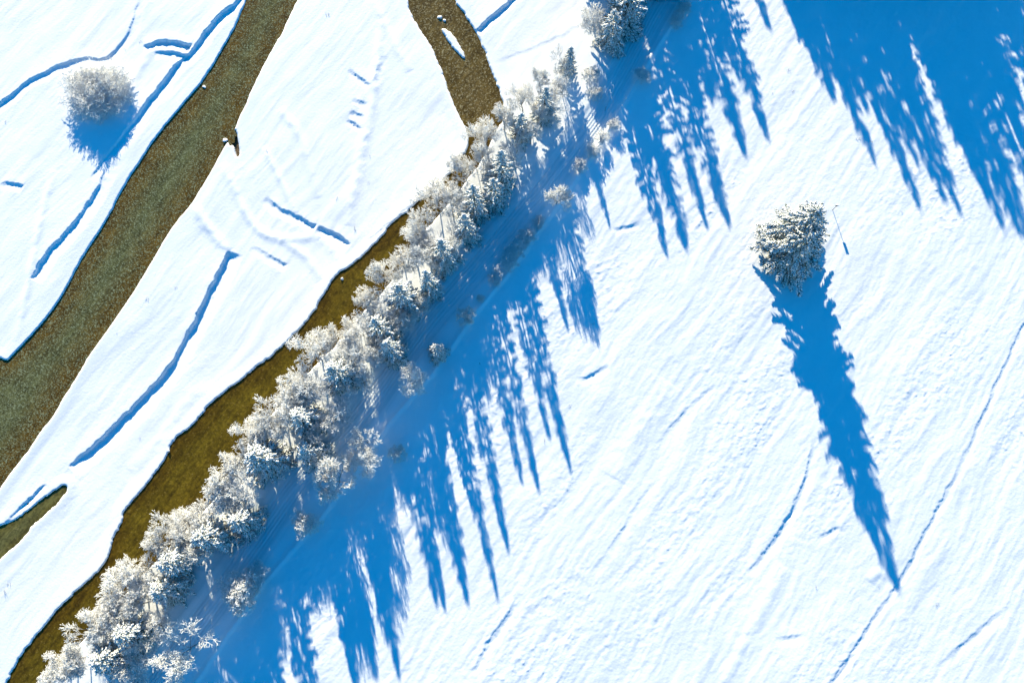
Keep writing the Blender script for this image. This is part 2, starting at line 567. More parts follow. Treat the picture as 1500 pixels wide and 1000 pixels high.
# ------------------------------------------------------------------ the ground, one sheet
def axis(a, b, st, far, k=1.35):
    core = list(np.arange(a, b + st / 2, st))
    lo, hi = [], []
    d = st * 2
    x = a
    while x > -far:
        x -= d; d *= k; lo.append(x)
    d = st * 2
    x = core[-1]
    while x < far:
        x += d; d *= k; hi.append(x)
    return np.array(lo[::-1] + core + hi)


def ground():
    gx = axis(-119, 119, .2, 3000)
    gy = axis(-36, 116, .2, 3000)
    X, Y = np.meshgrid(gx, gy)
    Z, D, Dn, LN = terrain(X, Y)
    ny, nx = X.shape
    V = np.stack([X.ravel(), Y.ravel(), Z.ravel()], 1)
    i = np.arange(ny - 1)[:, None] * nx + np.arange(nx - 1)[None, :]
    Fc = np.stack([i, i + 1, i + nx + 1, i + nx], -1).reshape(-1, 4)
    me = mesh_np('ground', V, Fc, M_GROUND, smooth=True)
    a = me.attributes.new('shore', 'FLOAT', 'POINT')
    a.data.foreach_set('value', np.clip(Dn.ravel(), -20, 20).astype(np.float32))
    a = me.attributes.new('lane', 'FLOAT', 'POINT')
    a.data.foreach_set('value', np.clip(LN.ravel(), 0, 1).astype(np.float32))
    o = link('snowy_ground', me)
    tag(o, kind='structure', label='snow covered gravel plain and meadow')
    return gx, gy, X, Y, Z, D


gx, gy, GX, GY, GZ, GD = ground()
WATER_Z = -.16


def water(name, P, m, holes=None, z=WATER_Z, clip=None, label=''):
    P_ = np.array(P)
    st = .5
    xs = np.arange(max(P_[:, 0].min(), -170) - 2, min(P_[:, 0].max(), 170) + 2, st)
    ys = np.arange(max(P_[:, 1].min(), -70) - 2, min(P_[:, 1].max(), 190) + 2, st)
    X, Y = np.meshgrid(xs, ys)
    b, _, _ = seg_dist(X.ravel(), Y.ravel(), list(P) + [P[0]])
    D = np.where(inside(X.ravel(), Y.ravel(), P), -b, b)
    keep = (D < 1.6).reshape(X.shape)
    if clip is not None: keep &= clip(X, Y)
    ny, nx = X.shape
    q = keep[:-1, :-1] & keep[1:, :-1] & keep[:-1, 1:] & keep[1:, 1:]
    i = (np.arange(ny - 1)[:, None] * nx + np.arange(nx - 1)[None, :])[q]
    Fc = np.stack([i, i + 1, i + nx + 1, i + nx], -1)
    used = np.unique(Fc)
    mp = np.full(nx * ny, -1)
    mp[used] = np.arange(len(used))
    V = np.stack([X.ravel()[used], Y.ravel()[used], np.full(len(used), z)], 1)
    me = mesh_np(name, V, mp[Fc], m, smooth=True)
    a = me.attributes.new('shore', 'FLOAT', 'POINT')
    a.data.foreach_set('value', D[used].astype(np.float32))
    o = link(name, me)
    tag(o, kind='structure', label=label)
    return o


ysplit = at(700, 172)[1]
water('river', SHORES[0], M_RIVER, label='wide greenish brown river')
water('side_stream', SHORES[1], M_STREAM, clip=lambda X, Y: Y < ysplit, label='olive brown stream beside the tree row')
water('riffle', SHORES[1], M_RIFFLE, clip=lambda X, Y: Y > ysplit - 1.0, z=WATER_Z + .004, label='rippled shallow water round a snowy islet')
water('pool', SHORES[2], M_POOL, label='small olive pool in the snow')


# ------------------------------------------------------------------ spindles and tubes in bulk
def frames(P0, P1):
    d = P1 - P0
    L = np.linalg.norm(d, axis=1, keepdims=True) + 1e-9
    d = d / L
    up = np.tile(np.array([[0, 0, 1.0]]), (len(d), 1))
    up[np.abs(d[:, 2]) > .97] = (1, 0, 0)
    s = np.cross(d, up)
    s /= np.linalg.norm(s, axis=1, keepdims=True) + 1e-9
    u = np.cross(s, d)
    return d, s, u


def spindles(P0, P1, wd, ht_up, ht_dn, pos=.4):
    d, s, u = frames(P0, P1)
    M = P0 * (1 - pos) + P1 * pos
    wd = wd[:, None]; a = ht_up[:, None]; b = ht_dn[:, None]
    V = np.stack([P0, M + s * wd, M + u * a, M - s * wd, M - u * b, P1], 1)
    base = (np.arange(len(P0)) * 6)[:, None, None]
    f = np.array([[0, 2, 1], [0, 3, 2], [0, 4, 3], [0, 1, 4], [5, 1, 2], [5, 2, 3], [5, 3, 4], [5, 4, 1]])
    return V.reshape(-1, 3), (base + f[None]).reshape(-1, 3)


def prisms(P0, P1, r0, r1, n=3):
    d, s, u = frames(P0, P1)
    V = []
    for P, r in ((P0, r0), (P1, r1)):
        for k in range(n):
            a = 2 * math.pi * k / n
            V.append(P + (s * math.cos(a) + u * math.sin(a)) * r[:, None])
    V = np.stack(V, 1)
    base = (np.arange(len(P0)) * 2 * n)[:, None, None]
    f = []
    for k in range(n):
        j = (k + 1) % n
        f.append([k, j, n + j]); f.append([k, n + j, n + k])
    return V.reshape(-1, 3), (base + np.array(f)[None]).reshape(-1, 3)


def tube_path(pts, rad, n=8):
    pts = np.array(pts, float)
    V, Fc = [], []
    for i, (q, r) in enumerate(zip(pts, rad)):
        for k in range(n):
            a = 2 * math.pi * k / n
            V.append((q[0] + r * math.cos(a), q[1] + r * math.sin(a), q[2]))
        if i:
            for k in range(n):
                j = (k + 1) % n
                b = i * n
                Fc.append((b - n + k, b - n + j, b + j, b + k))
    b = (len(pts) - 1) * n
    for k in range(0, n - 2, 2):
        Fc.append((b, b + k + 1, b + k + 2, b + (k + 3 if k + 3 < n else 0)) if k + 3 < n else (b, b + k + 1, b + k + 2, b))
    Fc = [f for f in Fc if len(set(f)) == 4]
    return np.array(V), np.array(Fc)


# ------------------------------------------------------------------ spruce prototypes (unit metres, given height)
def make_spruce(seed, H, Rb, snow=.9, shaggy=1.0, open_=1.0, power=.85, sag=1.0):
    r = random.Random(seed)
    G0, G1, GW = [], [], []
    S0, S1, SW = [], [], []
    bend = (r.uniform(-.25, .25), r.uniform(-.25, .25))

    def trunk(z):
        k = z / H
        return Vector((bend[0] * k * k * 1.5, bend[1] * k * k * 1.5, z))

    def twig(a, b, wgt, sn):
        G0.append(a); G1.append(b); GW.append(wgt)
        if r.random() < sn:
            k0, k1 = r.uniform(-.02, .15), r.uniform(.85, 1.03)
            d = b - a
            lift = Vector((0, 0, wgt * .45))
            S0.append(a + d * k0 + lift); S1.append(a + d * k1 + lift); SW.append(wgt * r.uniform(.62, .95))

    z = .05 * H
    gap = .40 * open_
    ph = 0.0
    while z < H - .25:
        t = z / H
        L0 = Rb * ((1 - t) ** power) * ((.72 if Rb < 6 else .9) + (.28 if Rb < 6 else .1) * min(1, t / .12)) * min(1, (1 - t) / .14 * .55 + .45) + .10
        n = max(4, int(5 + 2.5 * (1 - t)))
        sectorbias = 1 + .12 * math.sin(z * 2.1 + seed)
        for k in range(n):
            if r.random() < (.22 if Rb < 6 else .03): continue
            th = ph + 2 * math.pi * (k + r.uniform(-.3, .3)) / n
            L = L0 * r.uniform(.72, 1.12) * sectorbias * (1 + .14 * math.sin(3 * th + seed))
            zz = z + r.uniform(-.15, .15)
            el = math.tan(R(38 * t ** 1.6 - 14 * (1 - t) * sag + r.uniform(-6, 6)))
            out = Vector((math.cos(th), math.sin(th), 0))
            side = Vector((-math.sin(th), math.cos(th), 0))
            o = trunk(zz)
            m = max(3, int(L / .42))
            prev = o
            curl = r.uniform(-.12, .12)
            pts = []
            for j in range(1, m + 1):
                s = j / m
                q = o + out * (L * s) + side * (curl * L * s * s) + Vector((0, 0, L * (el * s - .26 * sag * s * s + .14 * s ** 4)))
                wgt = (.10 + .07 * (1 - s)) * shaggy * (1 if L > 1 else .75)
                if j > 1 or L < 1.2:
                    twig(prev, q + (q - prev) * .3, wgt * 1.3, min(1, snow + .1))
                pts.append((s, q))
                prev = q
            for s, q in pts:
                if s < .22 and L > 1.5: continue
                sl = min(.34 * L * (1 - s) ** .6 + .26, 1.3)
                for sg in (-1, 1):
                    for rep in range(1 if L < 2.2 else 2):
                        a = R(r.uniform(24, 46)) * sg
                        dv = out * math.cos(a) + side * math.sin(a)
                        l = sl * r.uniform(.6, 1.15)
                        q0 = q - out * (rep * .2 * r.random() + .05)
                        q1 = q0 + dv * l + Vector((0, 0, -l * r.uniform(.12, .42) * sag + .04))
                        twig(q0, q1, .10 * shaggy * r.uniform(.8, 1.2), snow * .93)
        ph += 1.1
        z += gap * (1.0 - .45 * t) * r.uniform(.85, 1.15)
    top = trunk(H)
    for k in range(6):
        a = 2 * math.pi * k / 6
        twig(trunk(H - .8), top + Vector((math.cos(a) * .25, math.sin(a) * .25, -.55)), .06, snow)
    twig(trunk(H - .9), top, .07, snow)
    A = lambda q: np.array([tuple(v) for v in q])
    gw = np.array(GW); sw = np.array(SW)
    crown = spindles(A(G0), A(G1), gw, gw * .5, gw * 1.1)
    load = spindles(A(S0), A(S1), sw, sw * .75, sw * .25, .45)
    zs = [H * k / 10 for k in range(11)]
    tr = tube_path([tuple(trunk(q) - (Vector((0, 0, .4)) if q == 0 else Vector())) for q in zs], [(.02 + .015 * H * (1 - q / H)) for q in zs])
    return (mesh_np('spruce_trunk', *tr, M_BARK, True), mesh_np('spruce_crown', *crown, M_NEEDLE),
            mesh_np('spruce_snow', *load, M_SNOWLOAD))


# ------------------------------------------------------------------ bare frosted trees
def make_bare(seed, H, Rb, stems=1, levels=4, up=.35, frost=M_FROST, thick=1.0, kids=(8, 6, 6, 5), lean=0.0, fat=.040):
    r = random.Random(seed)
    LM = {0: [], 1: []}     # 0: bark limbs, 1: frosted twigs
    lens = [.42 * H, .42 * H, .24 * H, .15 * H, .085 * H]

    def rnd_dir(d, ang):
        ax = d.cross(Vector((r.uniform(-1, 1), r.uniform(-1, 1), r.uniform(-1, 1))))
        if ax.length < 1e-3: ax = Vector((1, 0, 0))
        ax.normalize()
        from mathutils import Quaternion
        return Quaternion(ax, ang) @ d

    def grow(p, d, L, rad, lev):
        n = 3 if lev < levels - 1 else 2
        q = p
        pts = [(p, d)]
        for i in range(n):
            d = (rnd_dir(d, R(r.uniform(4, 14))) + Vector((0, 0, up * .14))).normalized()
            q2 = q + d * (L / n)
            r0 = rad * (1 - .6 * i / n); r1 = rad * (1 - .6 * (i + 1) / n)
            LM[0 if lev < 2 else 1].append((q, q2, r0, r1))
            q = q2
            pts.append((q, d))
        if lev >= levels: return
        kc = kids[min(lev, len(kids) - 1)]
        for k in range(kc):
            s = (k + 1) / kc
            f = (.30 + .70 * s) if lev > 0 else (.35 + .65 * s)
            x = f * n
            i = min(int(x), n - 1)
            b = pts[i][0].lerp(pts[i + 1][0], x - i)
            ang = R(r.uniform(28, 58)) * (1.0 if lev else 1.0 + .25 * (1 - up))
            dd = rnd_dir(pts[i + 1][1], ang)
            dd = (dd + Vector((0, 0, up * .5))).normalized()
            grow(b, dd, lens[lev + 1] * r.uniform(.7, 1.1) * (1.1 - .35 * s if lev else 1), max(rad * .5, .024), lev + 1)

    for s in range(stems):
        a = 2 * math.pi * s / max(stems, 1) + r.uniform(-.4, .4)
        sp = .16 * H * (0 if stems == 1 else r.uniform(.2, 1))
        ln = 0.05 if stems == 1 else r.uniform(.15, .65)
        d = Vector((math.cos(a) * ln + lean, math.sin(a) * ln, 1)).normalized()
        grow(Vector((math.cos(a) * sp * .4, math.sin(a) * sp * .4, -.2)), d, lens[0] * (1 if stems == 1 else r.uniform(.6, 1)), (.017 * H if stems == 1 else .008 * H), 0)
    A = lambda q: np.array([tuple(v) for v in q])
    out = []
    allp = A([x[1] for x in LM[1]])
    zmax = allp[:, 2].max()
    rr = np.percentile(np.hypot(allp[:, 0], allp[:, 1]), 96)
    sc = np.array([Rb / rr, Rb / rr, H / zmax])
    b = LM[0]
    v, f = prisms(A([x[0] for x in b]) * sc, A([x[1] for x in b]) * sc, np.array([x[2] for x in b]), np.array([x[3] for x in b]), 5)
    out.append(mesh_np('bare_limbs', v, f, M_FBARK, True))
    b = LM[1]
    p0 = A([x[0] for x in b]) * sc; p1 = A([x[1] for x in b]) * sc
    wv = np.array([fat * r.uniform(.75, 1.25) for _ in b]) * thick
    v, f = spindles(p0 - (p1 - p0) * .12, p1 + (p1 - p0) * .42, wv, wv * 1.0, wv * .8, .5)
    out.append(mesh_np('frosted_crown', v, f, frost))
    return out


def place(proto, names, root_name, x, y, scale, rz, label, cat, group, sz=None):
    o = empty(root_name, (x, y, gz(x, y)), rz)
    o.scale = (scale, scale, sz if sz is not None else scale)
    for me, nm in zip(proto, names):
        link(nm, me, o)
    tag(o, label, cat, group)
    return o


SPN = ('trunk', 'crown', 'snow_load')
BRN = ('trunk', 'crown')
SPR = [make_spruce(11, 14, 3.3), make_spruce(12, 14, 3.0, snow=.95), make_spruce(13, 14, 3.7, snow=.9, sag=1.2), make_spruce(14, 14, 2.6, open_=1.1)]
SPR_WIDE = [make_spruce(21, 12, 4.4, snow=.95, shaggy=1.15, power=.7, sag=1.4), make_spruce(22, 12, 4.1, snow=.93, shaggy=1.15, power=.75, sag=1.3)]
SPR_BIG = [make_spruce(31, 17.5, 7.2, snow=.8, shaggy=1.1, power=.8, open_=1.25), make_spruce(32, 15, 7.3, snow=.8, shaggy=1.1, power=.8, open_=1.25)]
BARE = [make_bare(41, 9, 3.6), make_bare(42, 9, 3.9, up=.25), make_bare(43, 9, 3.3, up=.5), make_bare(44, 9, 3.8, stems=2, kids=(6, 5, 5, 4))]
TALLBARE = [make_bare(51, 9, 3.6, stems=4, up=.55, kids=(5, 5, 5, 4), fat=.05)]
BUSH = [make_bare(61, 4.5, 3.0, stems=5, kids=(5, 5, 4, 3), levels=4, fat=.055), make_bare(62, 4.5, 3.2, stems=6, kids=(4, 5, 4, 3), fat=.055, up=.2)]
GREYBUSH = [make_bare(71, 4.5, 3.0, stems=8, kids=(5, 5, 4, 3), frost=M_FROST_GREY, fat=.055)]
WILLOW = make_bare(81, 4.1, 7.4, stems=20, kids=(5, 5, 4, 3), up=.1, frost=M_FROST, fat=.04)

ONES = ['first', 'second', 'third', 'fourth', 'fifth', 'sixth', 'seventh', 'eighth', 'ninth']
ORD = ONES + ['tenth', 'eleventh', 'twelfth', 'thirteenth', 'fourteenth', 'fifteenth', 'sixteenth', 'seventeenth', 'eighteenth', 'nineteenth']
for a_, b_ in (('twentieth', 'twenty'), ('thirtieth', 'thirty'), ('fortieth', 'forty'), ('fiftieth', 'fifty'), ('sixtieth', 'sixty'), ('seventieth', 'seventy'), ('eightieth', 'eighty')):
    ORD += [a_] + [b_ + '-' + q for q in ONES]

rng = random.Random(5)
# spruces of the row: apex pixel, height, prototype, width factor
ROW_SPRUCE = [
    (904, 14, 12.3, SPR_WIDE[1], .88), (836, 71, 9.0, SPR[3], .8), (800, 128, 12.0, SPR[0], .9), (763, 166, 10.6, SPR[1], .95),
    (733, 222, 15.2, SPR[2], .95), (722, 262, 12.5, SPR[0], .95), (692, 272, 14.6, SPR[0], 1.0), (679, 314, 12.6, SPR[1], 1.05),
    (645, 352, 14.4, SPR[2], .95), (620, 398, 15.0, SPR[3], 1.0), (582, 419, 14.5, SPR_WIDE[0], .88), (547, 468, 13.3, SPR[0], 1.05),
    (563, 500, 12.4, SPR[2], .95), (483, 535, 14.0, SPR[2], 1.1), (429, 607, 13.0, SPR[0], 1.15), (441, 660, 10.5, SPR[1], 1.15),
    (368, 668, 12.5, SPR_WIDE[0], 1.12), (337, 765, 11.0, SPR_WIDE[1], .85), (284, 788, 12.5, SPR_WIDE[0], .9),
    (232, 824, 12.0, SPR_WIDE[1], .98), (222, 868, 10.5, SPR_WIDE[0], .85), (165, 936, 11.5, SPR_WIDE[1], .92), (133, 974, 11.5, SPR_WIDE[0], .92),
]
LOOK = {0: 'stout spruce heavy with snow cut by the upper picture edge', 1: 'small slim frosted spruce near the sunlit wheel tracks'}
protoH = {}
for g_ in (SPR, SPR_WIDE, SPR_BIG):
    for q in g_: protoH[id(q)] = max(v.co.z for v in q[1].vertices)
for i, (ax, ay, h, pr, wf) in enumerate(ROW_SPRUCE):
    x, y = at(ax, ay, h)
    k = h / protoH[id(pr)]
    lab = LOOK.get(i) or ('%s snowy spruce of the tree row counted from the top, %s' % (ORD[i], (
        'broad and shaggy' if pr in SPR_WIDE else 'slim with short boughs' if pr is SPR[3] else 'evenly pointed' if pr is SPR[1] else 'with drooping boughs')))
    o = place(pr, SPN, 'spruce_tree', x, y, 1, rng.uniform(0, 6.28), lab, 'spruce', 'spruces in the tree row')
    o.scale = (wf * 1.14, wf * 1.14, k)

# the lone pair in the field
for ax, ay, h, pr, lab in ((1202, 303, 17.5, SPR_BIG[0], 'taller rear spruce of the lone pair, its tip beside the signpost'),
                           (1193, 341, 14.6, SPR_BIG[1], 'front spruce of the lone pair, sweeping wide boughs over the snow')):
    x, y = at(ax, ay, h)
    k = h / protoH[id(pr)]
    o = place(pr, SPN, 'spruce_tree', x, y, 1, .4, lab, 'spruce', 'lone pair of spruces in the field')
    o.scale = (1.12, 1.12, k)

# small round snowy conifer right of the lane
x, y = at(637, 508, 7.5)
o = place(SPR_WIDE[1], SPN, 'young_spruce', x, y, .55, 1.0, 'small round young spruce alone right of the lane', 'spruce', None)
o.scale = (.62, .62, 7.5 / protoH[id(SPR_WIDE[1])])

# spruces past the upper edge whose shadows reach into the picture
tips = [(1010, 375, 13.5), (1040, 335, 14.6), (1071, 340, 14.6), (1126, 203, 14.5), (1130, 52, 15), (1176, 60, 15.5), (985, 300, 13.8), (955, 250, 12.8),
        (1225, 150, 15), (1282, 246, 16), (1255, 170, 15), (1345, 308, 16.5), (1345, 248, 17), (1300, 190, 16), (1386, 296, 16.5), (1412, 321, 17), (1440, 280, 16),
        (1467, 336, 16.5), (1498, 345, 17), (1530, 400, 17.5), (1560, 380, 18), (1240, 60, 14), (1290, 90, 14), (1340, 120, 14), (1390, 140, 14),
        (1450, 150, 14.5), (1210, 90, 14), (1320, 60, 14), (1370, 60, 14), (1425, 70, 14), (1475, 210, 15.5), (1520, 250, 15), (1590, 300, 16), (1545, 180, 14),
        (1270, 30, 14), (1400, 180, 15), (1360, 200, 15.5), (1430, 220, 16), (1095, 230, 14.6), (1085, 120, 14), (1050, 150, 13.6), (1005, 130, 13)]
_t = random.Random(9)
for i in range(27):
    tips.append((1195 + i * 12.6 + _t.uniform(-8, 8), _t.uniform(40, 175), _t.uniform(14, 16)))
for i in range(12):
    tips.append((925 + i * 12 + _t.uniform(-6, 6), _t.uniform(60, 170), _t.uniform(13.5, 15)))
for i, (tx, ty, h) in enumerate(tips):
    if at(tx, ty)[0] > at(1180, ty)[0] and ty > 230: h *= 1.12
    x, y = from_tip(tx, ty, h)
    pr = SPR[(i * 7) % 4] if tx < 1180 else SPR_WIDE[i % 2]
    o = place(pr, SPN, 'spruce_tree', x, y, 1, rng.uniform(0, 6.28), 'snowy spruce just beyond the upper picture edge, seen by its long blue shadow', 'spruce',
              'spruces beyond the upper edge')
    wf = rng.uniform(1.35, 1.7) * (1.15 if tx < 1180 else .92)
    o.scale = (wf, wf, h / protoH[id(pr)])

# frosted bare trees of the row: crown pixel, height, crown radius in metres
ROW_BARE = [
    (872, 26, 7, 3.6), (822, 92, 6.5, 2.8), (792, 112, 8, 2.8), (826, 130, 6, 2.6), (766, 146, 8, 3.2),
    (802, 160, 7.5, 3.2), (738, 172, 9, 3.6), (778, 196, 7.5, 3.2), (712, 200, 9, 3.8), (752, 224, 7, 3.4), (700, 236, 8.5, 3.8), (672, 250, 8.5, 3.8),
    (640, 292, 8.5, 4.2), (660, 296, 9, 3.6), (618, 328, 8.5, 3.6), (664, 352, 8, 3.2), (606, 372, 9, 4.2), (632, 372, 8, 3.2), (588, 382, 8, 3.2), (556, 412, 9, 4.2),
    (612, 442, 7, 3.2), (585, 468, 7, 3.0), (534, 436, 8, 3.0), (524, 484, 8.5, 3.8), (548, 520, 8, 3.4), (492, 498, 8, 3.4), (512, 528, 9, 3.8), (462, 520, 9, 4.4),
    (524, 562, 7, 3.2), (446, 560, 9, 4.4), (420, 578, 9, 4.2), (486, 610, 7.5, 3.6), (408, 612, 9, 4.2), (390, 622, 8.5, 4.0), (462, 640, 7, 3.0),
    (340, 704, 8.5, 4.4), (318, 728, 8, 4.2), (356, 728, 8, 3.4), (298, 752, 7.5, 3.2), (250, 782, 8, 3.8), (278, 806, 7.5, 3.6),
    (182, 852, 8.5, 4.4), (200, 886, 8, 3.8), (164, 898, 8, 3.8), (232, 920, 7, 3.2), (132, 930, 8, 3.6), (112, 965, 7.5, 3.4), (190, 962, 8, 3.8), (82, 996, 7.5, 3.2), (180, 1000, 8, 3.8),
]
_f = random.Random(77)
FILL = [(350, 672, 8, 3.6), (225, 800, 7.5, 3.3), (204, 836, 8, 3.6), (152, 912, 8, 3.6), (372, 640, 8, 3.6), (432, 584, 8, 3.4)]
for i in range(9):
    k = i / 8
    yy = 150 + k * 830
    xx = 925 - .833 * yy - 8 + _f.uniform(-10, 18)
    FILL.append((xx, yy, _f.uniform(6, 7.5), _f.uniform(3.3, 4.3)))
ROW_BARE = sorted(ROW_BARE + FILL, key=lambda q: q[1])
for i, (px, py, h, rad) in enumerate(ROW_BARE):
    x, y = at(px, py, h * .6)
    pr = BARE[(i * 3 + i // 4) % 4]
    look = ('wide and rounded' if rad > 4.1 else 'full and bushy' if rad > 3.5 else 'small and thin' if rad < 3.0 else 'loose and airy')
    o = place(pr, BRN, 'frosted_tree', x, y, 1, rng.uniform(0, 6.28),
              '%s hoarfrosted bare tree of the row from the top, %s' % (ORD[i], look), 'bare tree', 'hoarfrosted bare trees in the row')
    o.scale = (rad / 3.3, rad / 3.3, h / 9)

# big solitary frosted trees by the lane
SOLO = [
    (258, 958, 10.5, 5.4, BARE[3], 'largest solitary frosted tree, bright white right of the row near the lower left'),
    (484, 700, 10.0, 4.9, TALLBARE[0], 'big frosted tree with spiky twigs below the pair of pale shrubs'),
    (532, 680, 8.2, 3.6, BARE[0], 'white starry shrub right of the lane, lower one of a touching pair'),
    (530, 643, 7.6, 3.2, BARE[3], 'frosted shrub right of the lane, upper one of a touching pair'),
    (600, 560, 8.5, 3.6, BARE[0], 'starry white shrub below the small round young spruce'),
    (817, 284, 7.5, 4.0, BARE[2], 'pinkish white frosted tree alone in the shadow near the top of the lane'),
]
for px, py, h, rad, pr, lab in SOLO:
    x, y = at(px, py, h * .7)
    o = place(pr, BRN, 'frosted_tree', x, y, 1, rng.uniform(0, 6.28), lab, 'bare tree', None)
    o.scale = (rad / 3.65, rad / 3.65, h / 9)
SHRUB = [
    (376, 846, 4.0, 2.8, 1, 'dark grey bush beside the lane edge in blue shadow, lower left'), (350, 872, 5.5, 4.2, 0, 'wide grey frosted bush by the lane edge, lower left'),
    (445, 764, 4.0, 2.8, 0, 'small bright frosted bush at the lane edge under the big spiky tree'),
    (583, 662, 2.6, 2.0, 0, 'tiny frosted bush alone in the shadow right of the lane edge'), (684, 464, 4.0, 2.3, 0, 'small frosted bush on the lane edge above the young spruce'),
    (703, 437, 1.2, 1.0, 0, 'tiny white bush right on the lane edge'),
    (727, 408, 2.0, 1.9, 1, 'lowest of the dark bushes lining the lane edge in the middle'), (744, 380, 2.2, 2.4, 1, 'second lowest dark bush of the hedge by the lane edge'),
    (757, 361, 2.2, 2.4, 1, 'middle dark bush of the hedge by the lane edge'), (774, 343, 2.2, 2.2, 1, 'second highest dark bush of the hedge by the lane edge'),
    (790, 326, 1.8, 1.6, 1, 'highest dark bush of the hedge, below the pinkish frosted tree'), (849, 240, 1.8, 1.8, 1, 'dim bush on the lane edge above the pinkish frosted tree'),
    (868, 222, 1.7, 1.9, 0, 'frosted bush at the lower end of the sunlit strip by the wheel tracks'), (882, 202, 1.6, 1.8, 0, 'frosted bush in the middle of the sunlit strip'),
    (898, 182, 1.5, 1.6, 0, 'frosted bush at the upper end of the sunlit strip'),
    (939, 110, 2.2, 2.2, 1, 'dark bush in the shadow near the top of the lane edge'), (990, 28, 2.0, 2.0, 1, 'dark bush by the lane edge at the upper picture edge'),
    (1003, 10, 2.2, 2.0, 1, 'dark bush cut by the upper edge beside the lane'),
    (868, 108, 2.6, 2.2, 0, 'frosted bush between the row and the upper lane, upper one'), (874, 135, 2.2, 1.9, 0, 'frosted bush between the row and the upper lane, lower one'),
    
    
]
for px, py, h, rad, kind, lab in SHRUB:
    x, y = at(px, py, h * .5)
    pr = GREYBUSH[0] if kind else BUSH[len(lab) % 2]
    o = place(pr, BRN, 'frosted_bush', x, y, 1, rng.uniform(0, 6.28), lab, 'bush', None)
    o.scale = (rad / 3.0, rad / 3.0, h / 4.5)

# the big willow bush upper left
x, y = at(138, 130, 2.0)
place(WILLOW, BRN, 'willow_bush', x, y, 1, .3, 'large round grey willow bush alone on the snow, upper left', 'bush', None)


# ------------------------------------------------------------------ posts
def box_np(cx, cy, cz, sx, sy, sz):
    V = np.array([(cx + a * sx / 2, cy + b * sy / 2, cz + c * sz / 2) for c in (-1, 1) for b in (-1, 1) for a in (-1, 1)])
    Fc = np.array([(0, 2, 3, 1), (4, 5, 7, 6), (0, 1, 5, 4), (2, 6, 7, 3), (0, 4, 6, 2), (1, 3, 7, 5)])
    return V, Fc


x, y = at(1219.5, 307.5)
sp = empty('signpost', (x, y, gz(x, y)), -SUN_AZ)
tag(sp, 'thin signpost with a small board beside the lone pair of spruces', 'signpost')
link('post', mesh_np('post', *tube_path([(0, 0, -.3), (0, 0, 1.2), (0, 0, 2.45)], [.06, .055, .055]), M_WOOD, True), sp)
link('board', mesh_np('board', *box_np(0, .085, 2.15, .62, .04, .6), M_METAL), sp)
link('cap', mesh_np('cap', *box_np(0, .03, 2.47, .66, .16, .05), M_SNOWCAP), sp)

POSTS = [(900, 213, 2.0, 'upper of two thin snow stakes by the wheel tracks, seen by its shadow tip'),
         (888, 234, 2.0, 'lower of two thin snow stakes by the wheel tracks'),
         (716, 592, 2.0, 'thin snow stake whose shadow crosses a sunlit gap right of the young spruce'),
         (648, 573, 1.9, 'thin snow stake with its shadow just below the young spruce')]
for tx, ty, h, lab in POSTS:
    x, y = from_tip(tx, ty, h)
    q = empty('snow_stake', (x, y, gz(x, y)))
    tag(q, lab, 'stake', 'snow stakes along the lane edge')
    link('pole', mesh_np('pole', *tube_path([(0, 0, -.3), (0, 0, h - .35)], [.045, .04]), M_WOOD, True), q)
    link('tip', mesh_np('tip', *tube_path([(0, 0, h - .35), (0, 0, h)], [.055, .05]), M_METAL, True), q)
x, y = at(881, 56)
q = empty('wooden_pole', (x, y, gz(x, y)))
tag(q, 'bare brown wooden pole at the edge of the stout spruce, top of picture', 'pole')
link('shaft', mesh_np('shaft', *tube_path([(0, 0, -.5), (0, 0, 4), (0, 0, 8)], [.17, .15, .12]), M_WOOD, True), q)
link('crossbar', mesh_np('crossbar', *box_np(0, 0, 7.5, 1.2, .1, .1), M_WOOD), q)


# ------------------------------------------------------------------ stones, stalks
def stone_mesh(seed, r0, sq=.55, name='stone', m=M_STONE, cut=None):
    import bmesh
    bm = bmesh.new()
    bmesh.ops.create_icosphere(bm, subdivisions=3, radius=1)
    rr = random.Random(seed)
    ph = [rr.uniform(0, 6) for _ in range(6)]
    for v in bm.verts:
        c = v.co
        k = 1 + .18 * math.sin(3 * c.x + ph[0]) + .14 * math.sin(4 * c.y + ph[1]) + .1 * math.sin(6 * c.z + ph[2]) + .05 * math.sin(11 * c.x + ph[3] + 7 * c.y)
        v.co = Vector((c.x * k * r0 * 1.2, c.y * k * r0 * .85, c.z * k * r0 * sq))
    if cut is not None:
        bmesh.ops.bisect_plane(bm, geom=bm.verts[:] + bm.edges[:] + bm.faces[:], plane_co=(0, 0, cut), plane_no=(0, 0, 1), clear_inner=True)
    for f in bm.faces: f.smooth = True
    me = bpy.data.meshes.new(name)
    bm.to_mesh(me); bm.free()
    me.materials.append(m)
    return me


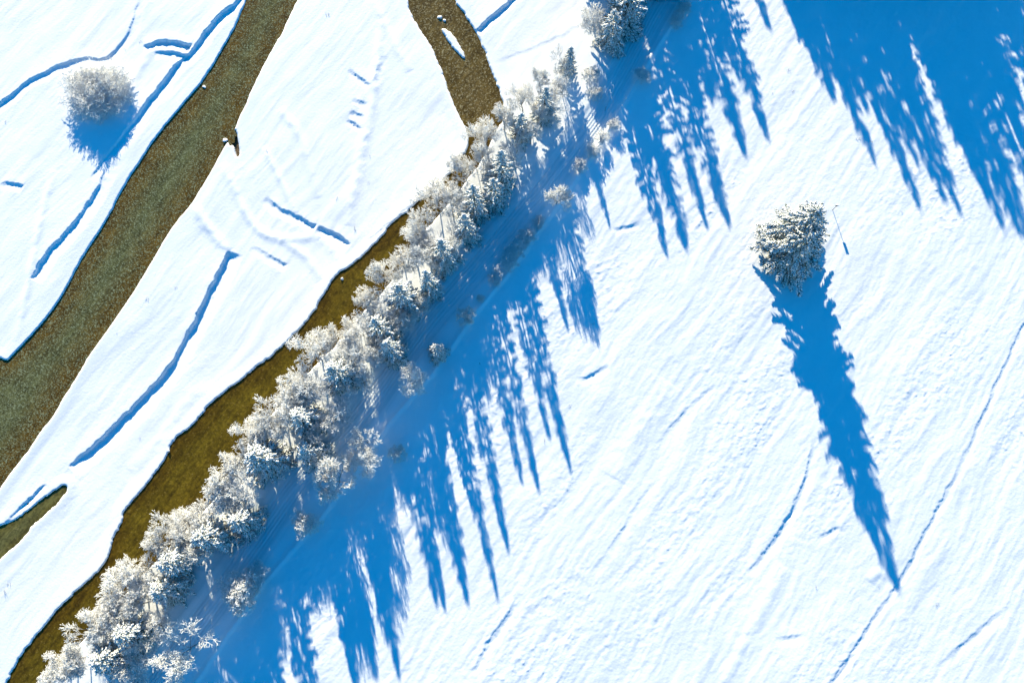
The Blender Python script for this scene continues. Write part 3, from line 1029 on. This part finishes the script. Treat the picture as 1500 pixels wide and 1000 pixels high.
ST = [(644, 25, .7, 'snow capped stone in the rippled water above the islet'), (651, 30, .5, 'smaller snow capped stone beside the first one above the islet'),
      (299, 127, .5, 'snow capped stone in the shaded left edge of the river, upper part'), (296, 121, .35, 'tiny snowy stone just above the other at the river edge'),
      (224, 213, .35, 'lone snow capped stone near the left river bank'), (501, 408, .5, 'snow capped stone at the bank where the stream bends'),
      (247, 660, .45, 'snow capped stone at the stream bank left of the broad spruces'), (252, 663, .3, 'small stone beside it in the stream'),
      (330, 205, .7, 'snowy boulder by the short ditch on the right river bank'), (334, 198, .5, 'smaller snowy boulder touching the ditch mouth'),
      (117, 385, .4, 'dark stone in a notch of the left river bank'), (140, 728, .3, 'small stone below the tip of the pool')]
ST = [ST[0], ST[1], ST[2], ST[5], ST[6], ST[8]]
for i, (px, py, r0, lab) in enumerate(ST):
    r0 *= .62
    x, y = at(px, py)
    z = max(gz(x, y), WATER_Z)
    q = empty('stone', (x, y, z), i * 1.3)
    tag(q, lab, 'stone')
    link('rock', stone_mesh(i, r0), q)
    link('snow_cap', stone_mesh(i, r0 * 1.04, .60, 'snow_cap', M_SNOWCAP, cut=r0 * .16), q)


def stalks(seed, n, h, sp):
    r = random.Random(seed)
    P0, P1 = [], []
    for _ in range(n):
        a = r.uniform(0, 6.28); d = r.uniform(0, sp)
        b = Vector((math.cos(a) * d, math.sin(a) * d, -.1))
        e = b + Vector((r.uniform(-.5, .5), r.uniform(-.5, .5), r.uniform(.5, 1))) * h
        P0.append(tuple(b)); P1.append(tuple(e))
        m_ = b.lerp(e, .6)
        P0.append(tuple(m_)); P1.append(tuple(m_ + Vector((r.uniform(-.4, .4), r.uniform(-.4, .4), .3)) * h))
    P0 = np.array(P0); P1 = np.array(P1)
    v, f = prisms(P0, P1, np.full(len(P0), .03), np.full(len(P0), .012), 3)
    return mesh_np('stalks', v, f, M_GRASS)


ST_M = [stalks(1, 7, .5, .5), stalks(2, 4, .4, .3), stalks(3, 12, .35, .9)]
TUFTS = [(258, 421, 'forked twigs sticking out of the snow between river and long blue hollow'), (204, 641, 'lone twigs in the snow near the stream bank left'),
         (481, 22, 'small stalk tuft near the upper edge between the waters'), (391, 222, 'stalk tuft on the plain right of the short ditch'),
         (541, 228, 'stalk tuft near the crest of the long snow swell'), (540, 268, 'stalk tuft below the swell crest'), (493, 290, 'dark twig tuft on the plain left of the bend'),
         (8, 177, 'stalk tuft at the left picture edge near the old channel'), (205, 62, 'stalk tuft left of the forked hollow'), (182, 71, 'lower stalk tuft left of the forked hollow'),
         (172, 488, 'tiny twig tuft right of the river'), (215, 438, 'tiny tuft below the river bend'), (520, 334, 'twigs beside the stream bend hollow'),
         (1132, 137, 'dark stalk tuft in the field between the shadows, upper'), (1155, 102, 'dark stalk tuft in the field by the big shadow'),
         (1162, 134, 'dark stalk tuft below the one by the big shadow'), (1008, 270, 'twigs in the sunlit wedge between shadow spikes'),
         (1258, 203, 'stalks at the tip of a shadow spike, upper right'), (1276, 208, 'stalks right of the shadow spike stalks'), (1320, 310, 'lone dark stalk right of the lone spruces'),
         (835, 595, 'dark twig patch at the right edge of the row shadows'), (797, 645, 'twig patch between two shadow tips'), (1195, 858, 'stalk tuft left of the lone shadow tip'),
         (1372, 885, 'lone stalk tuft right of the field track'), (868, 474, 'twigs in the snow right of the shadow edge'), (1288, 858, 'stalks beside the snow hump near the lone shadow tip'),
         (12, 855, 'small twig tuft at the left picture edge below the pool'), (8, 866, 'lower twig tuft at the left picture edge')]
for i, (px, py, lab) in enumerate(TUFTS):
    x, y = at(px, py)
    q = link('twig_tuft', ST_M[i % 3])
    q.location = (x, y, gz(x, y)); q.rotation_euler = (0, 0, i * 1.7)
    s_ = .5 + .3 * ((i * 7) % 5) / 5
    q.scale = (s_, s_, s_)
    tag(q, lab, 'twigs', 'twigs poking out of the snow')
